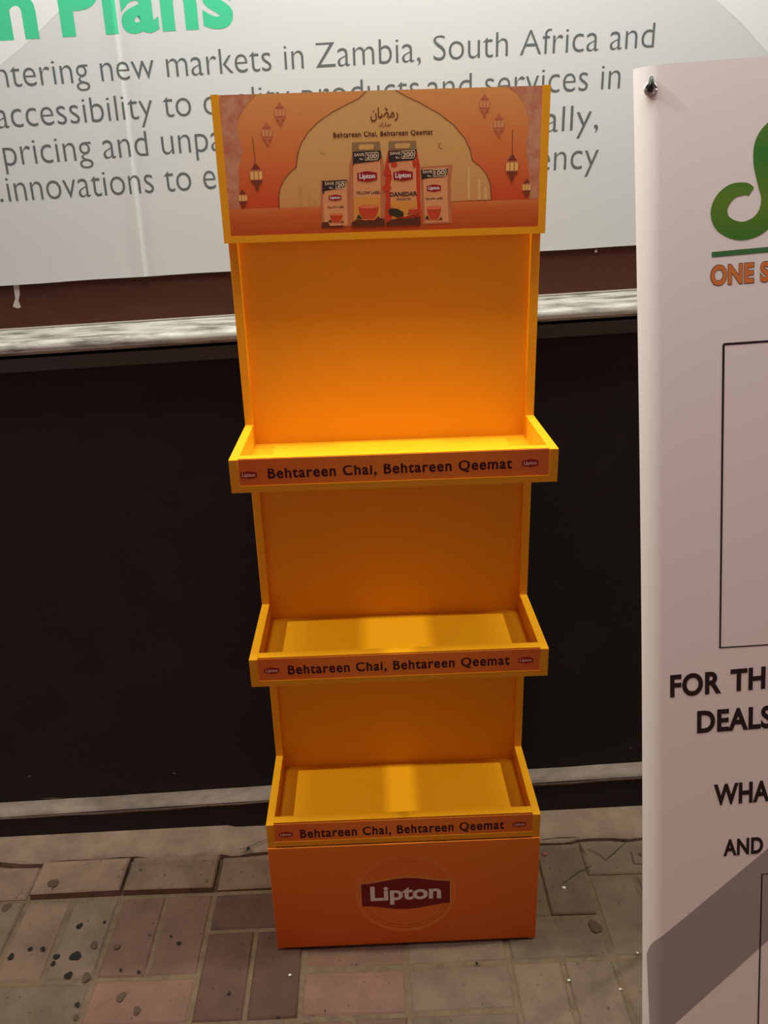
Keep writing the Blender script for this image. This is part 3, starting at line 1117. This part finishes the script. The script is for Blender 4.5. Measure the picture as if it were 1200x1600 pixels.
SS = Surf(S0, SHd, SU, curl, [0.004, 0.008, 0.012, 0.016, 0.02, 0.025, 0.03])
SSF = Surf(S0, SHd, SU)
top_l = SSF.loc(1010, 102)
lo = S0 - SU * ((S0.z - 0.03) / SU.z)
blo = -(S0.z - 0.035) / SU.z
bhi = top_l[1]
standee = empty('banner_stand', (S0.x + 0.3, -0.45, 0))
tag(standee, 'leaning white banner stand with green logo and black lettering right of the yellow stand', 'banner stand')
m_sheet = mat('standee_vinyl', (0.90, 0.82, 0.82), 0.38, 0.4)
m_sgrey = mat('standee_grey', (0.37, 0.32, 0.32), 0.4, 0.4)
m_sblack = mat('standee_black_ink', (0.022, 0.012, 0.014), 0.45, 0.3)
m_sgreen = grad_mat('standee_green_ink', 2, [(1.28, srgb(48, 120, 40)), (1.34, srgb(98, 132, 42)), (1.40, srgb(56, 124, 48)), (1.47, srgb(110, 134, 46)), (1.52, srgb(58, 122, 58))])
m_sorange = mat('standee_orange_ink', srgb(218, 124, 62), 0.45, 0.3)
m_sdkgreen = mat('standee_dark_green_ink', srgb(66, 116, 66), 0.45, 0.3)
SW = 0.60
vv, ff = [], []
acols = [0.0, 0.004, 0.008, 0.012, 0.016, 0.02, 0.025, 0.03, 0.06] + [0.06 + 0.054 * k for k in range(1, 11)]
nb = 24
aoff = []
for j in range(nb + 1):
    b = blo + (bhi - blo) * j / nb
    # the edge bows slightly inwards between the fixings, and the corner is rounded
    t = j / nb
    e = 0.004 * math.sin(math.pi * t) - 0.004
    for a in acols:
        cr = 0.0
        vv.append(SS.at(a + (e if a < 0.03 else e * max(0, 1 - (a - 0.03) / 0.2)), b, 0))
nc = len(acols)
for j in range(nb):
    for k in range(nc - 1):
        a = j * nc + k
        ff.append((a, a + 1, a + nc + 1, a + nc))
me = mesh_from('sheet', vv, ff, m_sheet, smooth=True)
so_ = obj('sheet', me, standee)
md = so_.modifiers.new('thick', 'SOLIDIFY')
md.thickness = 0.0008
md.offset = -1
md.use_rim = False


def sprint(name, fn, label=None):
    p = Print(SS, 0.0001, 0.00006)
    fn(p)
    return p.build(name, standee, label)


ZS = lambda x, y: (980 + x * 0.3625, 1020 + y * 0.3625)
ZP = lambda x, y: (980 + x * 0.275, 80 + y * 0.275)


def band(p):  # flat grey diagonal band with a rounded corner
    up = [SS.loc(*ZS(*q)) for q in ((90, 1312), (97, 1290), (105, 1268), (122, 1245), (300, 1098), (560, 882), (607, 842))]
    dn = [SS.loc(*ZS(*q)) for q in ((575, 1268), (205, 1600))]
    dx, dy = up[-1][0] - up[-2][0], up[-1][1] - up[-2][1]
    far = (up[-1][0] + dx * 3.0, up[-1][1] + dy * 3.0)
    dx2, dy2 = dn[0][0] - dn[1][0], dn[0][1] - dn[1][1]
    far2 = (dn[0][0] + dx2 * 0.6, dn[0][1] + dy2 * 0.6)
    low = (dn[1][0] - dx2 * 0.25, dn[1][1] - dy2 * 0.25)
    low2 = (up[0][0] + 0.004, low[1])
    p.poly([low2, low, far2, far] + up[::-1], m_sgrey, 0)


sprint('grey_band', band)


def frame(p):
    c0, c1 = SS.loc(1130.5, 538), SS.loc(1125, 1012)
    w = 0.0032
    wd = 0.335
    p.strip([c0, (c0[0] + wd, c0[1]), (c0[0] + wd, c1[1]), (c1[0], c1[1]), c0], w, m_sblack, 1)
    c2 = SS.loc(1190.5, 1366)


sprint('frame_print', frame, 'thin black outline box')


def frame2(p):
    w = 0.0026
    c2 = SS.loc(1190.5, 1366)
    p.strip([(c2[0] + 0.20, c2[1]), (c2[0], c2[1]), (c2[0] - 0.001, blo + 0.02)], w, m_sblack, 1)


sprint('frame_print', frame2, 'thin black outline box')


def swoosh(p):
    path = ((705, 800, 50), (672, 783, 66), (600, 795, 78), (545, 845, 88), (521, 915, 92), (550, 985, 96), (640, 1022, 98), (735, 995, 104), (800, 925, 112), (822, 830, 118), (806, 730, 130), (790, 620, 140), (806, 520, 150), (870, 445, 140), (960, 420, 120), (1040, 450, 100), (1090, 520, 80))
    pts, ws = [], []
    n = len(path)
    for k in range(n - 1):
        p0, p1, p2, p3 = [path[min(max(q, 0), n - 1)] for q in (k - 1, k, k + 1, k + 2)]
        for s in range(6):
            t = s / 6
            v = [0.5 * (2 * p1[i] + (p2[i] - p0[i]) * t + (2 * p0[i] - 5 * p1[i] + 4 * p2[i] - p3[i]) * t * t + (3 * p1[i] - p0[i] - 3 * p2[i] + p3[i]) * t ** 3) for i in range(3)]
            pts.append(SS.loc(*ZP(v[0], v[1])))
            ws.append(v[2] * 0.275 * 0.00087)
    p.strip(pts, ws, m_sgreen, 1)


sprint('logo_print', swoosh, 'green curling logo')


def under(p):
    a, b = SS.loc(1112, 398), SS.loc(1200, 389.5)
    p.strip([a, (b[0] + 0.10, b[1] + (b[1] - a[1]) * 0.8)], 0.0070, m_sdkgreen, 1)


sprint('logo_underline', under)
sprint('lettering', lambda p: (p.text_px('ONE S', (1109.5, 447.5), (1203, 440.5), 33, m_sblack, 1, 0.062, 1.06), p.text_px('ONE S', (1110.5, 446.5), (1202, 439.5), 31, m_sorange, 2, 0.04, 1.06)), 'orange capitals with dark outline')
for s, a, b, c_ in (('FOR', (1047, 1090), (1127, 1083), 35), ('THE', (1141, 1081), (1219, 1074), 35), ('DEALS', (1089, 1146), (1207, 1137), 35), ('WHAT', (1115, 1259), (1222, 1250), 33), ('AND', (1130, 1338), (1192, 1333), 26)):
    sprint('lettering', lambda p, s=s, a=a, b=b, c_=c_: p.text_px(s, a, b, c_, m_sblack, 2, 0.036, 1.05), 'bold black capitals')

# eyelet, hook and the crossed poles behind
m_eye = mat('eyelet_metal', (0.48, 0.45, 0.44), 0.3, 0.5, 0.9)
m_plastic = mat('dark_plastic', (0.020, 0.024, 0.022), 0.45, 0.4)
ea, eb = SS.loc(1017.5, 139)
ec = SS.at(ea, eb, 0.0006)
mb = MB()
pts = []
for k in range(21):
    t = 2 * math.pi * k / 20
    pts.append(ec + SS.ex * 0.0072 * math.cos(t) + SS.ez * 0.0072 * math.sin(t))
mb.tube(pts, 0.0019, 8)
mb.build('eyelet', m_eye, standee, smooth=True)
mb = MB()
mb.tube([ec + SS.ez * -0.002 - SS.ex * 0.001, ec + SS.n * 0.0022 + SS.ez * 0.0015 - SS.ex * 0.001, ec + SS.n * 0.0034 + SS.ez * 0.006 - SS.ex * 0.0006, ec + SS.n * 0.0036 + SS.ez * 0.0105, ec + SS.n * 0.003 + SS.ez * 0.0145], [0.0036, 0.0046, 0.0042, 0.0032, 0.0018], 10)
mb.build('hook', m_plastic, standee, smooth=True)
hub = SSF.at(SW / 2, (blo + bhi) / 2 - 0.1, -0.03)
for (a, b) in ((ea, eb), (SW - ea, eb), (ea, blo + 0.04), (SW - ea, blo + 0.04)):
    mb = MB()
    mb.tube([hub, SSF.at(a * 0.5 + SW / 4, (b + (blo + bhi) / 2 - 0.1) / 2, -0.028), SSF.at(a, b, -0.012 if a < SW / 2 else -0.006)], 0.0045, 8)
    mb.build('pole', m_plastic, standee, smooth=True)
mb = MB()
mb.tube([hub, Vector((hub.x, hub.y + 0.20, 0.006))], 0.005, 8)
mb.build('rear_leg', m_plastic, standee, smooth=True)
for a in (0.10, SW - 0.10):
    mb = MB()
    q = SSF.at(a, blo + 0.10, -0.022)
    mb.tube([hub, Vector((q.x, q.y, 0.006))], 0.0045, 8)
    mb.build('front_leg', m_plastic, standee, smooth=True)


# ------------------------------------------------------------------ small stones and litter on the pavement
def pebble(px, py, r, m, label, squash=0.7, name='pebble', z=0.0):
    a, b = FS.loc(px, py)
    bm = bmesh.new()
    bmesh.ops.create_icosphere(bm, subdivisions=2, radius=1.0)
    rs2 = random.Random(int(px * 7 + py))
    for v in bm.verts:
        k = rs2.uniform(0.82, 1.08)
        v.co = Vector((v.co.x * r * k * 1.15, v.co.y * r * k * 0.9, v.co.z * r * k * squash))
    zmin = min(v.co.z for v in bm.verts)
    me = bpy.data.meshes.new(name)
    bm.to_mesh(me)
    bm.free()
    me.materials.append(m)
    o = bpy.data.objects.new(name, me)
    COL.objects.link(o)
    o.location = (a, b, z - zmin)
    tag(o, label, 'pebble')
    return o


m_pred = mat('red_stone', (0.22, 0.06, 0.035), 0.6, 0.3)
m_pwht = mat('white_stone', (0.62, 0.58, 0.52), 0.7, 0.3)
pebble(851, 1336, 0.0062, m_pred, 'small reddish pebble lying beside the right side of the stand base')
pebble(453, 1524, 0.0030, m_pwht, 'tiny white pebble in front of the left corner of the stand base')
pebble(889, 1532, 0.0028, m_pwht, 'tiny white pebble in front of the right corner of the stand base')
pebble(969, 1546, 0.0026, m_pwht, 'tiny white pebble beside the lower edge of the leaning banner stand')
pebble(996, 1489, 0.0022, m_pwht, 'tiniest white pebble close against the leaning banner stand')
pebble(881, 1388, 0.0042, m_pwht, 'white pebble in the corner between the stand base and the wall')
